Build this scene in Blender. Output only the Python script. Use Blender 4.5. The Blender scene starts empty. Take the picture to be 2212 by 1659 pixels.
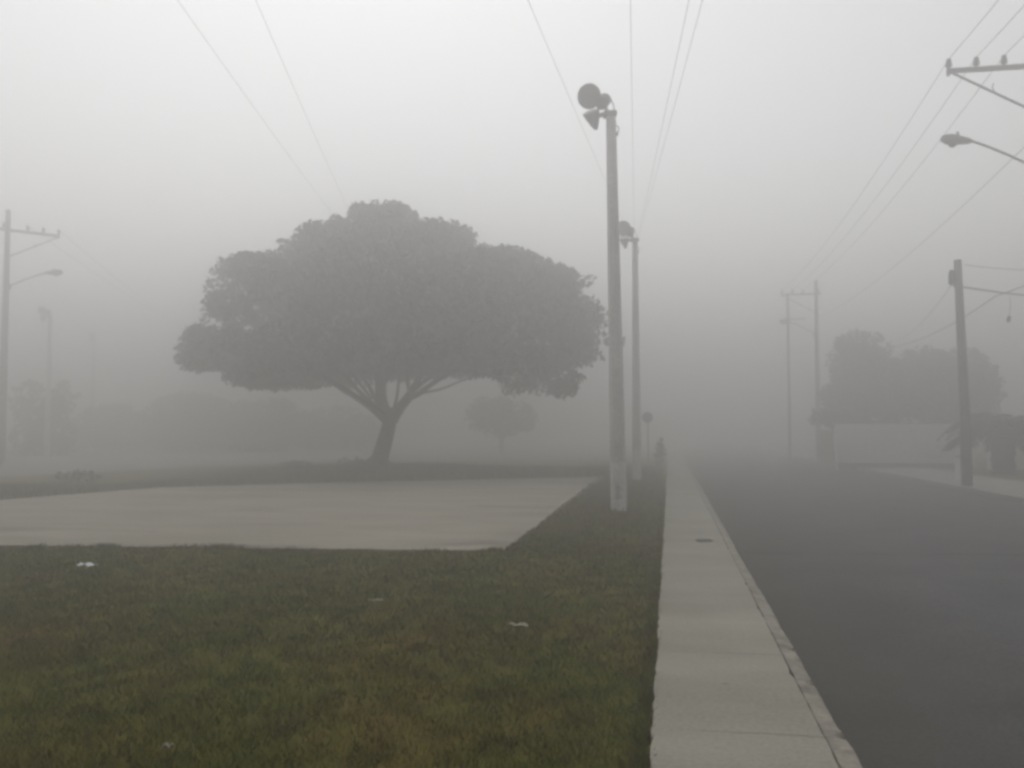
import bpy, math, random
import numpy as np
from mathutils import Vector, Matrix, Euler

random.seed(7)
rng = np.random.default_rng(7)
scene = bpy.context.scene
COL = scene.collection
R = math.radians
PI = math.pi

# ------------------------------------------------------------------ camera
EYE = Vector((0.0, 0.0, 1.55))
YAW, PITCH = R(9.60), R(2.98)
FPX = 2005.5                       # focal length in pixels of a 2212 x 1659 picture
cam_data = bpy.data.cameras.new('camera')
cam = bpy.data.objects.new('camera', cam_data)
COL.objects.link(cam)
cam.location = EYE
cam.rotation_euler = (R(90) + PITCH, 0.0, YAW)
cam_data.sensor_width = 36.0
cam_data.lens = 36.0 * FPX / 2212.0
cam_data.clip_start = 0.1
cam_data.clip_end = 3000.0
scene.camera = cam
ROT = Euler((R(90) + PITCH, 0.0, YAW)).to_matrix()


def ray(u, v):
    return ROT @ Vector(((u - 1106.0) / FPX, -(v - 829.5) / FPX, -1.0))


def G(u, v, z=0.0):
    """ground point that a pixel of the photograph looks at"""
    d = ray(u, v)
    t = (z - EYE.z) / d.z
    return EYE + d * t


def D(u, v, depth):
    return EYE + ray(u, v) * depth


# ------------------------------------------------------------------ helpers
class MB:
    def __init__(self):
        self.v, self.f, self.s = [], [], []

    def add(self, vs, fs, smooth=False):
        o = len(self.v)
        self.v += [tuple(p) for p in vs]
        self.f += [tuple(i + o for i in f) for f in fs]
        self.s += [smooth] * len(fs)

    def box(self, c, size, rot=None, bev=0.0):
        hx, hy, hz = size[0] / 2, size[1] / 2, size[2] / 2
        b = min(bev, hx * .49, hy * .49, hz * .49)
        c = Vector(c)
        m = rot if rot is not None else Matrix.Identity(3)
        if b <= 0:
            vs = [Vector((x, y, z)) for z in (-hz, hz) for y in (-hy, hy) for x in (-hx, hx)]
            fs = [(0, 2, 3, 1), (4, 5, 7, 6), (0, 1, 5, 4), (2, 6, 7, 3), (0, 4, 6, 2), (1, 3, 7, 5)]
        else:
            ring = lambda z, i: [Vector((x, y, z)) for x, y in
                                 ((-hx + b, -hy + i), (hx - b, -hy + i), (hx - i, -hy + b), (hx - i, hy - b),
                                  (hx - b, hy - i), (-hx + b, hy - i), (-hx + i, hy - b), (-hx + i, -hy + b))]
            vs = ring(-hz, b) + ring(-hz + b, 0) + ring(hz - b, 0) + ring(hz, b)
            fs = [tuple(range(7, -1, -1)), tuple(range(24, 32))]
            for k in range(3):
                for i in range(8):
                    j = (i + 1) % 8
                    fs.append((k * 8 + i, k * 8 + j, k * 8 + 8 + j, k * 8 + 8 + i))
        self.add([c + m @ p for p in vs], fs)

    def tube(self, path, radii, n=10, caps=True, smooth=True, wob=0.0):
        path = [Vector(p) for p in path]
        if not hasattr(radii, '__len__'):
            radii = [radii] * len(path)
        vs, fs = [], []
        up = Vector((0, 0, 1))
        t0 = (path[1] - path[0]).normalized()
        a = t0.cross(up)
        if a.length < 1e-3:
            a = Vector((1, 0, 0))
        a.normalize()
        for i, p in enumerate(path):
            t = (path[min(i + 1, len(path) - 1)] - path[max(i - 1, 0)]).normalized()
            a = (a - t * a.dot(t)).normalized()
            b = t.cross(a)
            for k in range(n):
                w = 2 * PI * k / n
                r = radii[i] * (1 + (random.uniform(-wob, wob) if wob else 0))
                vs.append(p + (a * math.cos(w) + b * math.sin(w)) * r)
        for i in range(len(path) - 1):
            for k in range(n):
                j = (k + 1) % n
                fs.append((i * n + k, i * n + j, (i + 1) * n + j, (i + 1) * n + k))
        self.add(vs, fs, smooth)
        if caps:
            o = len(vs)
            self.add(vs[:n], [tuple(range(n - 1, -1, -1))])
            self.add(vs[-n:], [tuple(range(n))])

    def lathe(self, prof, origin, axis, n=20, smooth=True):
        """prof: (radius, distance along axis)"""
        axis = Vector(axis).normalized()
        q = Vector((0, 0, 1)).rotation_difference(axis).to_matrix()
        o = Vector(origin)
        vs, fs = [], []
        for r, h in prof:
            for k in range(n):
                w = 2 * PI * k / n
                vs.append(o + q @ Vector((max(r, 1e-4) * math.cos(w), max(r, 1e-4) * math.sin(w), h)))
        for i in range(len(prof) - 1):
            for k in range(n):
                j = (k + 1) % n
                fs.append((i * n + k, i * n + j, (i + 1) * n + j, (i + 1) * n + k))
        self.add(vs, fs, smooth)

    def build(self, name, mat, parent=None, origin=None):
        me = bpy.data.meshes.new(name)
        o3 = Vector(origin) if origin is not None else Vector((0, 0, 0))
        me.from_pydata([tuple(Vector(p) - o3) for p in self.v], [], self.f)
        me.polygons.foreach_set('use_smooth', self.s)
        me.materials.append(mat)
        me.update()
        o = bpy.data.objects.new(name, me)
        COL.objects.link(o)
        o.location = o3
        if parent is not None:
            o.parent = parent
        return o


def np_mesh(name, verts, n_per, mat, parent=None, smooth=False):
    """verts: (N*n_per, 3) array of separate polygons with n_per corners each"""
    me = bpy.data.meshes.new(name)
    nv = len(verts)
    nf = nv // n_per
    me.vertices.add(nv)
    me.vertices.foreach_set('co', verts.astype(np.float32).ravel())
    me.loops.add(nv)
    me.loops.foreach_set('vertex_index', np.arange(nv, dtype=np.int32))
    me.polygons.add(nf)
    me.polygons.foreach_set('loop_start', np.arange(0, nv, n_per, dtype=np.int32))
    me.polygons.foreach_set('loop_total', np.full(nf, n_per, dtype=np.int32))
    me.polygons.foreach_set('use_smooth', np.full(nf, smooth, dtype=bool))
    me.update(calc_edges=True)
    me.materials.append(mat)
    o = bpy.data.objects.new(name, me)
    COL.objects.link(o)
    if parent is not None:
        o.parent = parent
    return o


def tag(o, label=None, cat=None, group=None, kind=None):
    if label:
        o['label'] = label
    if cat:
        o['category'] = cat
    if group:
        o['group'] = group
    if kind:
        o['kind'] = kind
    return o


def empty(name, loc, rz=0.0):
    o = bpy.data.objects.new(name, None)
    COL.objects.link(o)
    o.empty_display_size = 0.3
    o.location = loc
    o.rotation_euler = (0, 0, rz)
    return o


def copy_tree(o, parent=None):
    c = o.copy()
    COL.objects.link(c)
    c.parent = parent
    for ch in [x for x in bpy.data.objects if x.parent == o]:
        copy_tree(ch, c)
    return c


# ------------------------------------------------------------------ materials
def new_mat(name):
    m = bpy.data.materials.new(name)
    m.use_nodes = True
    nt = m.node_tree
    b = nt.nodes['Principled BSDF']
    b.inputs['Specular IOR Level'].default_value = 0.25
    return m, nt, b


def noise_node(nt, scale, detail=4.0, rough=0.55, vec=None):
    n = nt.nodes.new('ShaderNodeTexNoise')
    n.inputs['Scale'].default_value = scale
    n.inputs['Detail'].default_value = detail
    n.inputs['Roughness'].default_value = rough
    if vec is not None:
        nt.links.new(vec, n.inputs['Vector'])
    return n


def ramp(nt, src, stops):
    r = nt.nodes.new('ShaderNodeValToRGB')
    e = r.color_ramp.elements
    while len(e) < len(stops):
        e.new(0.5)
    for i, (p, c) in enumerate(stops):
        e[i].position = p
        e[i].color = (c[0], c[1], c[2], 1) if hasattr(c, '__len__') else (c, c, c, 1)
    nt.links.new(src, r.inputs['Fac'])
    return r


def mix(nt, fac, a, b, mode='MIX'):
    m = nt.nodes.new('ShaderNodeMix')
    m.data_type = 'RGBA'
    m.blend_type = mode
    for s, x in ((m.inputs[0], fac), (m.inputs[6], a), (m.inputs[7], b)):
        if isinstance(x, (int, float)):
            s.default_value = x
        elif isinstance(x, (tuple, list)):
            s.default_value = (x[0], x[1], x[2], 1)
        else:
            nt.links.new(x, s)
    return m.outputs[2]


def math_node(nt, op, a, b=0.0, c=0.0):
    m = nt.nodes.new('ShaderNodeMath')
    m.operation = op
    for s, x in zip(m.inputs, (a, b, c)):
        if isinstance(x, (int, float)):
            s.default_value = x
        else:
            nt.links.new(x, s)
    return m.outputs[0]


def bump(nt, bsdf, h, dist=0.01, strength=1.0):
    b = nt.nodes.new('ShaderNodeBump')
    b.inputs['Distance'].default_value = dist
    b.inputs['Strength'].default_value = strength
    nt.links.new(h, b.inputs['Height'])
    nt.links.new(b.outputs['Normal'], bsdf.inputs['Normal'])


def world_pos(nt):
    return nt.nodes.new('ShaderNodeNewGeometry').outputs['Position']


def speckled(name, c1, c2, scale=3.0, rough=0.85, fine=40.0, bdist=0.004, metallic=0.0):
    m, nt, b = new_mat(name)
    tc = nt.nodes.new('ShaderNodeTexCoord').outputs['Object']
    n1 = noise_node(nt, scale, 5, .6, tc)
    n2 = noise_node(nt, fine, 3, .6, tc)
    r1 = ramp(nt, n1.outputs['Fac'], [(0.32, c1), (0.68, c2)])
    r2 = ramp(nt, n2.outputs['Fac'], [(0.3, 0.82), (0.7, 1.12)])
    nt.links.new(mix(nt, 1.0, r1.outputs['Color'], r2.outputs['Color'], 'MULTIPLY'), b.inputs['Base Color'])
    b.inputs['Roughness'].default_value = rough
    b.inputs['Metallic'].default_value = metallic
    bump(nt, b, n2.outputs['Fac'], bdist, 0.6)
    return m


def grass_mat(name, blades):
    m, nt, b = new_mat(name)
    p = world_pos(nt)
    mp = nt.nodes.new('ShaderNodeMapping')
    mp.inputs['Scale'].default_value = (1, 0.62, 1)
    nt.links.new(p, mp.inputs['Vector'])
    v = mp.outputs['Vector']
    n1 = noise_node(nt, 0.85, 5, .62, v)
    n2 = noise_node(nt, 4.2, 4, .6, v)
    green = ramp(nt, n2.outputs['Fac'], [(0.25, (0.045, 0.051, 0.007)), (0.75, (0.138, 0.140, 0.022))])
    brown = ramp(nt, n2.outputs['Fac'], [(0.25, (0.080, 0.058, 0.012)), (0.75, (0.185, 0.134, 0.032))])
    k = ramp(nt, n1.outputs['Fac'], [(0.44, 0.0), (0.66, 0.85)])
    c = mix(nt, k.outputs['Color'], green.outputs['Color'], brown.outputs['Color'])
    if blades:
        isl = nt.nodes.new('ShaderNodeNewGeometry').outputs['Random Per Island']
        rr = ramp(nt, isl, [(0.0, 0.65), (0.8, 1.25), (1.0, 2.0)])
        c = mix(nt, 1.0, c, rr.outputs['Color'], 'MULTIPLY')
        b.inputs['Roughness'].default_value = 0.7
    else:
        n3 = noise_node(nt, 45.0, 4, .7, p)
        rr = ramp(nt, n3.outputs['Fac'], [(0.3, 0.75), (0.7, 1.3)])
        c = mix(nt, 1.0, c, rr.outputs['Color'], 'MULTIPLY')
        b.inputs['Roughness'].default_value = 1.0
        bump(nt, b, n3.outputs['Fac'], 0.03, 0.8)
    b.inputs['Specular IOR Level'].default_value = 0.1
    nt.links.new(c, b.inputs['Base Color'])
    return m


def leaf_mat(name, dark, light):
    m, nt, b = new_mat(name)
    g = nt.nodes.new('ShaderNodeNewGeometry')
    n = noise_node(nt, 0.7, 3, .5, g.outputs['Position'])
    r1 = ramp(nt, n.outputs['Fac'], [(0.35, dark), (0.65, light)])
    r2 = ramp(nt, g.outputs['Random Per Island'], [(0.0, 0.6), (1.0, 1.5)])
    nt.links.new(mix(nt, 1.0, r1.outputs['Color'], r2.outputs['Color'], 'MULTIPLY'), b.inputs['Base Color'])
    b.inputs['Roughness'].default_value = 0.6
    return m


def concrete_slab_mat(name, c1, c2, joints=None, stain=0.5):
    """pale cast concrete with blotches, stains and (optionally) joints across world Y"""
    m, nt, b = new_mat(name)
    p = world_pos(nt)
    mp = nt.nodes.new('ShaderNodeMapping')
    mp.inputs['Scale'].default_value = (0.42, 1.1, 1.0)
    nt.links.new(p, mp.inputs['Vector'])
    n1 = noise_node(nt, 0.9, 6, .6, mp.outputs['Vector'])
    n2 = noise_node(nt, 0.55, 3, .55, mp.outputs['Vector'])
    n3 = noise_node(nt, 34, 4, .65, p)
    r1 = ramp(nt, n1.outputs['Fac'], [(0.3, c1), (0.7, c2)])
    r2 = ramp(nt, n2.outputs['Fac'], [(0.33, 1.0 - stain), (0.45, 1.0)])
    r3 = ramp(nt, n3.outputs['Fac'], [(0.3, 0.80), (0.7, 1.14)])
    c = mix(nt, 1.0, r1.outputs['Color'], r2.outputs['Color'], 'MULTIPLY')
    c = mix(nt, 1.0, c, r3.outputs['Color'], 'MULTIPLY')
    h = n3.outputs['Fac']
    if joints:
        y0, step = joints
        sep = nt.nodes.new('ShaderNodeSeparateXYZ')
        nt.links.new(p, sep.inputs[0])
        wob = noise_node(nt, 3.0, 3, .5, p)
        y = math_node(nt, 'MULTIPLY_ADD', wob.outputs['Fac'], 0.05, sep.outputs[1])
        fr = math_node(nt, 'FRACT', math_node(nt, 'DIVIDE', math_node(nt, 'SUBTRACT', y, y0 - 0.5 * step), step))
        ds = math_node(nt, 'ABSOLUTE', math_node(nt, 'SUBTRACT', fr, 0.5))
        gate = noise_node(nt, 1.7, 2, .5, p)
        wj = ramp(nt, gate.outputs['Fac'], [(0.36, 0.0), (0.62, 0.006)])
        j = math_node(nt, 'LESS_THAN', ds, wj.outputs['Color'])
        c = mix(nt, math_node(nt, 'MULTIPLY', j, 0.6), c, (0.07, 0.065, 0.055))
        # small dark spots and grit
        vo = nt.nodes.new('ShaderNodeTexVoronoi')
        vo.inputs['Scale'].default_value = 2.6
        nt.links.new(p, vo.inputs['Vector'])
        sp = math_node(nt, 'LESS_THAN', vo.outputs['Distance'], 0.045)
        c = mix(nt, math_node(nt, 'MULTIPLY', sp, 0.6), c, (0.08, 0.075, 0.06))
    b.inputs['Roughness'].default_value = 0.9
    b.inputs['Specular IOR Level'].default_value = 0.15
    nt.links.new(c, b.inputs['Base Color'])
    bump(nt, b, h, 0.006, 0.5)
    return m


def asphalt_mat(name):
    m, nt, b = new_mat(name)
    p = world_pos(nt)
    n1 = noise_node(nt, 0.8, 7, .7, p)
    n3 = noise_node(nt, 42, 3, .7, p)
    n4 = noise_node(nt, 1.1, 4, .6, p)
    sep = nt.nodes.new('ShaderNodeSeparateXYZ')
    nt.links.new(p, sep.inputs[0])
    r1 = ramp(nt, n1.outputs['Fac'], [(0.32, (0.060, 0.059, 0.061)), (0.68, (0.104, 0.102, 0.105))])
    r3 = ramp(nt, n3.outputs['Fac'], [(0.32, 0.4), (0.68, 1.6)])
    c = mix(nt, 1.0, r1.outputs['Color'], r3.outputs['Color'], 'MULTIPLY')
    # silt and moss gathered in the gutter along the kerb
    gx = math_node(nt, 'ADD', sep.outputs[0], math_node(nt, 'MULTIPLY', math_node(nt, 'SUBTRACT', n4.outputs['Fac'], 0.5), 1.6))
    gut = ramp(nt, math_node(nt, 'DIVIDE', math_node(nt, 'SUBTRACT', gx, 0.6), 2.2), [(0.0, 0.9), (1.0, 0.0)])
    c = mix(nt, gut.outputs['Color'], c, (0.048, 0.048, 0.036))
    # tar seam across the carriageway where two surfacings meet
    wob = noise_node(nt, 1.3, 4, .65, p)
    ys = math_node(nt, 'MULTIPLY_ADD', math_node(nt, 'SUBTRACT', wob.outputs['Fac'], 0.5), 0.5, sep.outputs[1])
    dd = math_node(nt, 'ABSOLUTE', math_node(nt, 'SUBTRACT', ys, 13.4))
    gate = ramp(nt, noise_node(nt, 0.8, 2, .5, p).outputs['Fac'], [(0.36, 0.0), (0.5, 1.0)])
    seam = math_node(nt, 'MULTIPLY', math_node(nt, 'LESS_THAN', dd, 0.12), gate.outputs['Color'])
    c = mix(nt, math_node(nt, 'MULTIPLY', seam, 0.75), c, (0.022, 0.022, 0.022))
    b.inputs['Roughness'].default_value = 0.85
    b.inputs['Specular IOR Level'].default_value = 0.25
    nt.links.new(c, b.inputs['Base Color'])
    bump(nt, b, n3.outputs['Fac'], 0.01, 0.6)
    return m


M = {}
M['grass_ground'] = grass_mat('grass_ground', False)
M['grass_blade'] = grass_mat('grass_blade', True)
M['sidewalk'] = concrete_slab_mat('sidewalk_concrete', (0.245, 0.234, 0.192), (0.350, 0.338, 0.285), (5.04, 1.765), 0.16)
M['lot'] = concrete_slab_mat('lot_concrete', (0.270, 0.250, 0.205), (0.400, 0.372, 0.312), None, 0.32)
M['far_pave'] = concrete_slab_mat('far_pavement', (0.270, 0.268, 0.240), (0.330, 0.325, 0.295), None, 0.15)
M['kerb'] = speckled('kerb_concrete', (0.18, 0.168, 0.14), (0.36, 0.335, 0.285), 4.5, 0.95, 26, 0.014)
M['asphalt'] = asphalt_mat('asphalt')
M['street'] = speckled('old_street', (0.16, 0.16, 0.15), (0.22, 0.22, 0.20), 0.4, 0.9, 20)
M['pole'] = speckled('pole_concrete', (0.56, 0.55, 0.545), (0.70, 0.69, 0.685), 1.2, 0.85, 25)
M['pole_paint'] = speckled('pole_whitewash', (0.60, 0.595, 0.595), (0.76, 0.755, 0.755), 2.5, 0.9, 18)
M['wood_pole'] = speckled('weathered_pole', (0.17, 0.165, 0.155), (0.26, 0.252, 0.24), 2.0, 0.85, 25)
M['steel_dark'] = speckled('dark_steel', (0.040, 0.042, 0.040), (0.070, 0.072, 0.068), 5.0, 0.6, 40)
M['steel'] = speckled('galvanised_steel', (0.13, 0.13, 0.13), (0.19, 0.19, 0.19), 5.0, 0.55, 40)
M['arm'] = speckled('crossarm_wood', (0.11, 0.105, 0.10), (0.16, 0.153, 0.145), 3.0, 0.85, 30)
M['insulator'] = speckled('insulator_glaze', (0.06, 0.06, 0.055), (0.085, 0.085, 0.08), 6.0, 0.35, 30)
M['wire'] = speckled('wire', (0.09, 0.09, 0.09), (0.12, 0.12, 0.12), 4.0, 0.6, 30)
M['lamp_glass'] = speckled('frosted_lamp_glass', (0.50, 0.50, 0.48), (0.60, 0.60, 0.57), 6.0, 0.25, 20, 0.001)
M['lamp_glass_dirty'] = speckled('dusty_lamp_glass', (0.060, 0.065, 0.055), (0.10, 0.105, 0.09), 6.0, 0.35, 20, 0.001)
M['bark'] = speckled('bark', (0.040, 0.034, 0.028), (0.075, 0.066, 0.055), 3.0, 0.95, 14, 0.03)
M['leaf_big'] = leaf_mat('laurel_leaf', (0.018, 0.022, 0.012), (0.026, 0.032, 0.016))
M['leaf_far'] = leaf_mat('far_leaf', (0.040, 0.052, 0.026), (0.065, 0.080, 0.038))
M['leaf_green'] = leaf_mat('green_leaf', (0.028, 0.044, 0.026), (0.046, 0.066, 0.036))
M['wall_white'] = speckled('whitewashed_wall', (0.74, 0.74, 0.70), (0.82, 0.82, 0.78), 0.6, 0.9, 12)
M['wall_coping'] = speckled('wall_coping', (0.30, 0.30, 0.28), (0.38, 0.38, 0.35), 1.0, 0.9, 12)
M['sign_face'] = speckled('sign_back', (0.055, 0.050, 0.048), (0.085, 0.078, 0.075), 4.0, 0.6, 30)
M['paper'] = speckled('white_paper', (0.78, 0.80, 0.84), (0.86, 0.88, 0.92), 8.0, 0.7, 60, 0.001)
M['paper_old'] = speckled('dirty_paper', (0.26, 0.245, 0.195), (0.36, 0.335, 0.275), 8.0, 0.9, 60, 0.001)
M['stone'] = speckled('dark_stone', (0.07, 0.066, 0.057), (0.12, 0.115, 0.10), 9.0, 0.9, 60)
M['yellow_paint'] = speckled('faded_yellow', (0.30, 0.28, 0.16), (0.38, 0.35, 0.20), 4.0, 0.9, 20)
M['foot_shade'] = speckled('wall_foot_shade', (0.20, 0.19, 0.17), (0.28, 0.27, 0.24), 0.8, 0.9, 12)  # shade put into the colour of the band below the white wall
M['stencil'] = speckled('stencil_paint', (0.08, 0.05, 0.05), (0.11, 0.07, 0.07), 6.0, 0.9, 30)


# ------------------------------------------------------------------ ground and paving
LOT = [G(-330, 1168), G(0, 1175), G(500, 1182), G(1088, 1187), G(1200, 1101), G(1296, 1029),
       G(1000, 1036), G(700, 1042), G(350, 1052), G(0, 1079), G(-330, 1105)]


def in_poly(x, y, poly):
    c = False
    n = len(poly)
    for i in range(n):
        a, b = poly[i], poly[(i + 1) % n]
        if (a.y > y) != (b.y > y) and x < (b.x - a.x) * (y - a.y) / (b.y - a.y) + a.x:
            c = not c
    return c


TREE_D = 38.0
TREE = D(820, 1005, TREE_D)          # foot of the big tree on its low mound


def smooth(a, b, x):
    t = min(1.0, max(0.0, (x - a) / (b - a)))
    return t * t * (3 - 2 * t)


def ground_h(x, y):
    if -0.06 <= x <= 0.95:
        return -0.10 if x < 0.5 else -0.30
    if 0.95 < x < 10.5:
        return -0.30
    z = -0.028
    if x < 0:
        lawn = (math.sin(x * 1.3 + 0.4) * math.sin(y * 0.9) * 0.012 + math.sin(x * 3.1 + y * 2.3) * 0.006)
        z += lawn * smooth(0.1, 0.8, -x)
        if in_poly(x, y, LOT):
            z = -0.09
        d2 = (x - TREE.x) ** 2 + (y - TREE.y) ** 2
        z += (TREE.z + 0.06) * math.exp(-d2 / 26.0)
    return z


xs = ([-420, -250, -150, -100, -70, -50, -40, -32] + list(np.arange(-28, -12, 1.0)) + list(np.arange(-12, -0.3, 0.3))
      + [-0.3, -0.16, -0.06, 0.0, 0.5, 0.95, 1.2, 5.0, 10.3, 10.5, 10.8, 14, 20, 30, 45, 70, 120, 250, 420])
ys = ([-420, -200, -100, -50, -25, -12, -5, 0, 2] + list(np.arange(3, 15, 0.3)) + list(np.arange(15, 60, 1.0))
      + [60, 65, 70, 80, 90, 110, 140, 190, 260, 420])
mb = MB()
gv = [(x, y, ground_h(x, y)) for y in ys for x in xs]
nx = len(xs)
gf = [(j * nx + i, j * nx + i + 1, (j + 1) * nx + i + 1, (j + 1) * nx + i)
      for j in range(len(ys) - 1) for i in range(nx - 1)]
mb.add(gv, gf, True)
tag(mb.build('ground', M['grass_ground']), kind='structure')


def slab(name, poly, z_top, z_bot, mat):
    b = MB()
    n = len(poly)
    b.add([(p[0], p[1], z_top) for p in poly] + [(p[0], p[1], z_bot) for p in poly],
          [tuple(range(n))] + [(i, i + n, (i + 1) % n + n, (i + 1) % n) for i in range(n)])
    o = b.build(name, mat)
    return tag(o, kind='structure')


def refine(poly, step, amp):
    out = []
    n = len(poly)
    for i in range(n):
        a, b = Vector(poly[i]), Vector(poly[(i + 1) % n])
        k = max(1, int((b - a).length / step))
        nrm = Vector((-(b - a).y, (b - a).x, 0)).normalized()
        for q in range(k):
            out.append(a.lerp(b, q / k) + nrm * random.uniform(-amp, amp))
    return out


lot_poly = refine(LOT, 0.35, 0.035)
if sum(a.x * b.y - b.x * a.y for a, b in zip(lot_poly, lot_poly[1:] + lot_poly[:1])) < 0:
    lot_poly.reverse()
slab('parking_lot', lot_poly, -0.012, -0.2, M['lot'])

# sidewalk: a ribbon with a ragged grassy side
b = MB()
yy = [-30] + list(np.arange(-2, 40, 0.12)) + list(np.arange(40, 120, 2.0)) + [200, 400]
vs, fs = [], []
for i, y in enumerate(yy):
    jl = random.uniform(-0.008, 0.008) + 0.004 * math.sin(y * 2.1)
    jr = random.uniform(-0.004, 0.004)
    if random.random() < 0.05:
        jr -= 0.014
    vs += [(-0.105 + jl, y, -0.12), (-0.10 + jl, y, 0.0), (0.765 + jr, y, 0.0), (0.772 + jr, y, -0.12)]
for i in range(len(yy) - 1):
    for k in range(3):
        a = i * 4 + k
        fs.append((a, a + 1, a + 5, a + 4))
b.add(vs, [f[::-1] for f in fs])
tag(b.build('sidewalk', M['sidewalk']), kind='structure')

# kerb: rough cast strip with chipped top and leaning face
b = MB()
vs, fs = [], []
yk = [-30] + list(np.arange(-2, 34, 0.07)) + list(np.arange(34, 120, 2.0)) + [200, 400]
drift = 0.0
for i, y in enumerate(yk):
    drift = drift * 0.85 + random.uniform(-0.0028, 0.0028)
    c = random.uniform(0, 0.005) + (0.012 if random.random() < 0.04 else 0)
    zt = -0.016 + drift * 0.6 - c * 0.5
    vs += [(0.777, y, -0.16), (0.781, y, zt + random.uniform(-.004, .004)), (0.835 + drift, y, zt + random.uniform(-.006, .004)),
           (0.885 + drift - c, y, zt - 0.008 - c), (0.905 + drift - c * .6, y, zt - 0.05 - c), (0.948 + drift, y, -0.20)]
for i in range(len(yk) - 1):
    for k in range(5):
        a = i * 6 + k
        fs.append((a, a + 6, a + 7, a + 1))
b.add(vs, fs)
tag(b.build('kerb', M['kerb']), kind='structure')

ROAD_Z = -0.13
b = MB()
rx = [0.80, 1.2, 2.0, 4.6, 7.4, 8.35]
rz = [ROAD_Z, ROAD_Z, ROAD_Z + .02, ROAD_Z + .05, ROAD_Z + .015, ROAD_Z]
ry = [-40] + list(range(-2, 60, 2)) + [70, 90, 120, 200, 400]
b.add([(x, y, z) for y in ry for x, z in zip(rx, rz)],
      [(j * 6 + i, j * 6 + i + 1, j * 6 + i + 7, j * 6 + i + 6) for j in range(len(ry) - 1) for i in range(5)], True)
tag(b.build('road', M['asphalt']), kind='structure')

slab('pavement', [(8.22, -40, 0), (11.0, -40, 0), (11.0, 400, 0), (8.22, 400, 0)], 0.0, -0.35, M['far_pave'])
# pale street that runs behind the grass verge
SA = [G(-500, 1046), G(0, 1030), G(450, 1006), G(760, 996), G(1290, 992), G(1395, 990), G(1400, 972), G(700, 972), G(0, 978), G(-500, 985)]
if sum(a.x * b_.y - b_.x * a.y for a, b_ in zip(SA, SA[1:] + SA[:1])) < 0:
    SA.reverse()
slab('street', SA, -0.012, -0.2, M['street'])


FOOT1, FOOT2 = G(1337, 1104), G(1376, 1036)


# ------------------------------------------------------------------ grass blades
def blades(px, py, h0, h1, w):
    n = len(px)
    ang = rng.uniform(0, 2 * PI, n)
    h = rng.uniform(h0, h1, n)
    lean = rng.uniform(0.15, 1.1, n) * h
    la = rng.uniform(0, 2 * PI, n)
    wv = w * rng.uniform(0.6, 1.3, n)
    z = np.array([ground_h(a, b_) for a, b_ in zip(px, py)]) - 0.006
    base = np.stack([px, py, z], 1)
    side = np.stack([np.cos(ang) * wv / 2, np.sin(ang) * wv / 2, np.zeros(n)], 1)
    top = base + np.stack([np.cos(la) * lean, np.sin(la) * lean, h], 1)
    return np.stack([base - side, base + side, top], 1).reshape(-1, 3)


def lawn_pts(n, x0, x1, y0, y1):
    x = rng.uniform(x0, x1, n)
    y = rng.uniform(y0, y1, n)
    return x, y


def clump_keep(x, y):
    v = (np.sin(x * 7.3 + np.sin(y * 5.1) * 1.7) * np.sin(y * 6.1 + np.sin(x * 4.3) * 1.9))
    return rng.uniform(-1.2, 1.0, len(x)) < v * 0.9 + 0.25


parts = []
corner = LOT[3]


def off_lot(x, y):
    return np.array([not in_poly(a, b_, LOT) for a, b_ in zip(x, y)])


# near lawn, wedge seen by the picture plus a margin at its side
for (n, y0, y1, h0, h1, w) in ((95000, 3.2, 6.5, 0.022, 0.062, 0.0075), (80000, 6.5, 9.5, 0.022, 0.064, 0.0095),
                               (70000, 9.5, 12.9, 0.024, 0.066, 0.012)):
    x, y = lawn_pts(n, -1.0, 0.0, y0, y1)
    x = x * (2.0 + y * 0.80) - 0.13
    k = clump_keep(x, y) & off_lot(x, y)
    parts.append(blades(x[k], y[k], h0, h1, w))
# strip between the lot and the sidewalk
x, y = lawn_pts(60000, -2.2, -0.13, 12.0, 34.0)
k = clump_keep(x, y) & off_lot(x, y)
parts.append(blades(x[k], y[k], 0.03, 0.075, 0.016))
# grass creeping over the sidewalk's edge
y = rng.uniform(3.0, 26.0, 15000)
x = -0.15 + rng.normal(0, 0.022, 15000) + 0.008 * np.sin(y * 3.7) * np.sin(y * 1.3) + np.where(np.sin(y * 1.9 + 1.0) > 0.9, 0.03, 0)
parts.append(blades(np.minimum(x, -0.112), y, 0.03, 0.065, 0.010))
# longer grass the mower leaves round the feet of the poles
for fx, fy in ((FOOT1.x, FOOT1.y), (FOOT2.x, FOOT2.y)):
    gx, gy = rng.normal(fx, 0.17, 420), rng.normal(fy, 0.17, 420)
    parts.append(blades(gx, gy, 0.06, 0.16, 0.012))
# ragged tufts along the edges of the lot
for a, c, n in ((LOT[1], LOT[2], 6), (LOT[2], LOT[3], 5), (LOT[3], LOT[5], 6), (LOT[0], LOT[1], 3)):
    for q in range(n):
        t = random.random()
        cx_, cy_ = a.x + (c.x - a.x) * t, a.y + (c.y - a.y) * t
        m_ = random.randint(60, 180)
        s_ = random.uniform(0.06, 0.22)
        gx, gy = rng.normal(cx_, s_, m_), rng.normal(cy_ - 0.03, s_ * 0.5, m_)
        pp = blades(gx, gy, 0.04, 0.10, 0.014)
        parts.append(pp)
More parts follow.
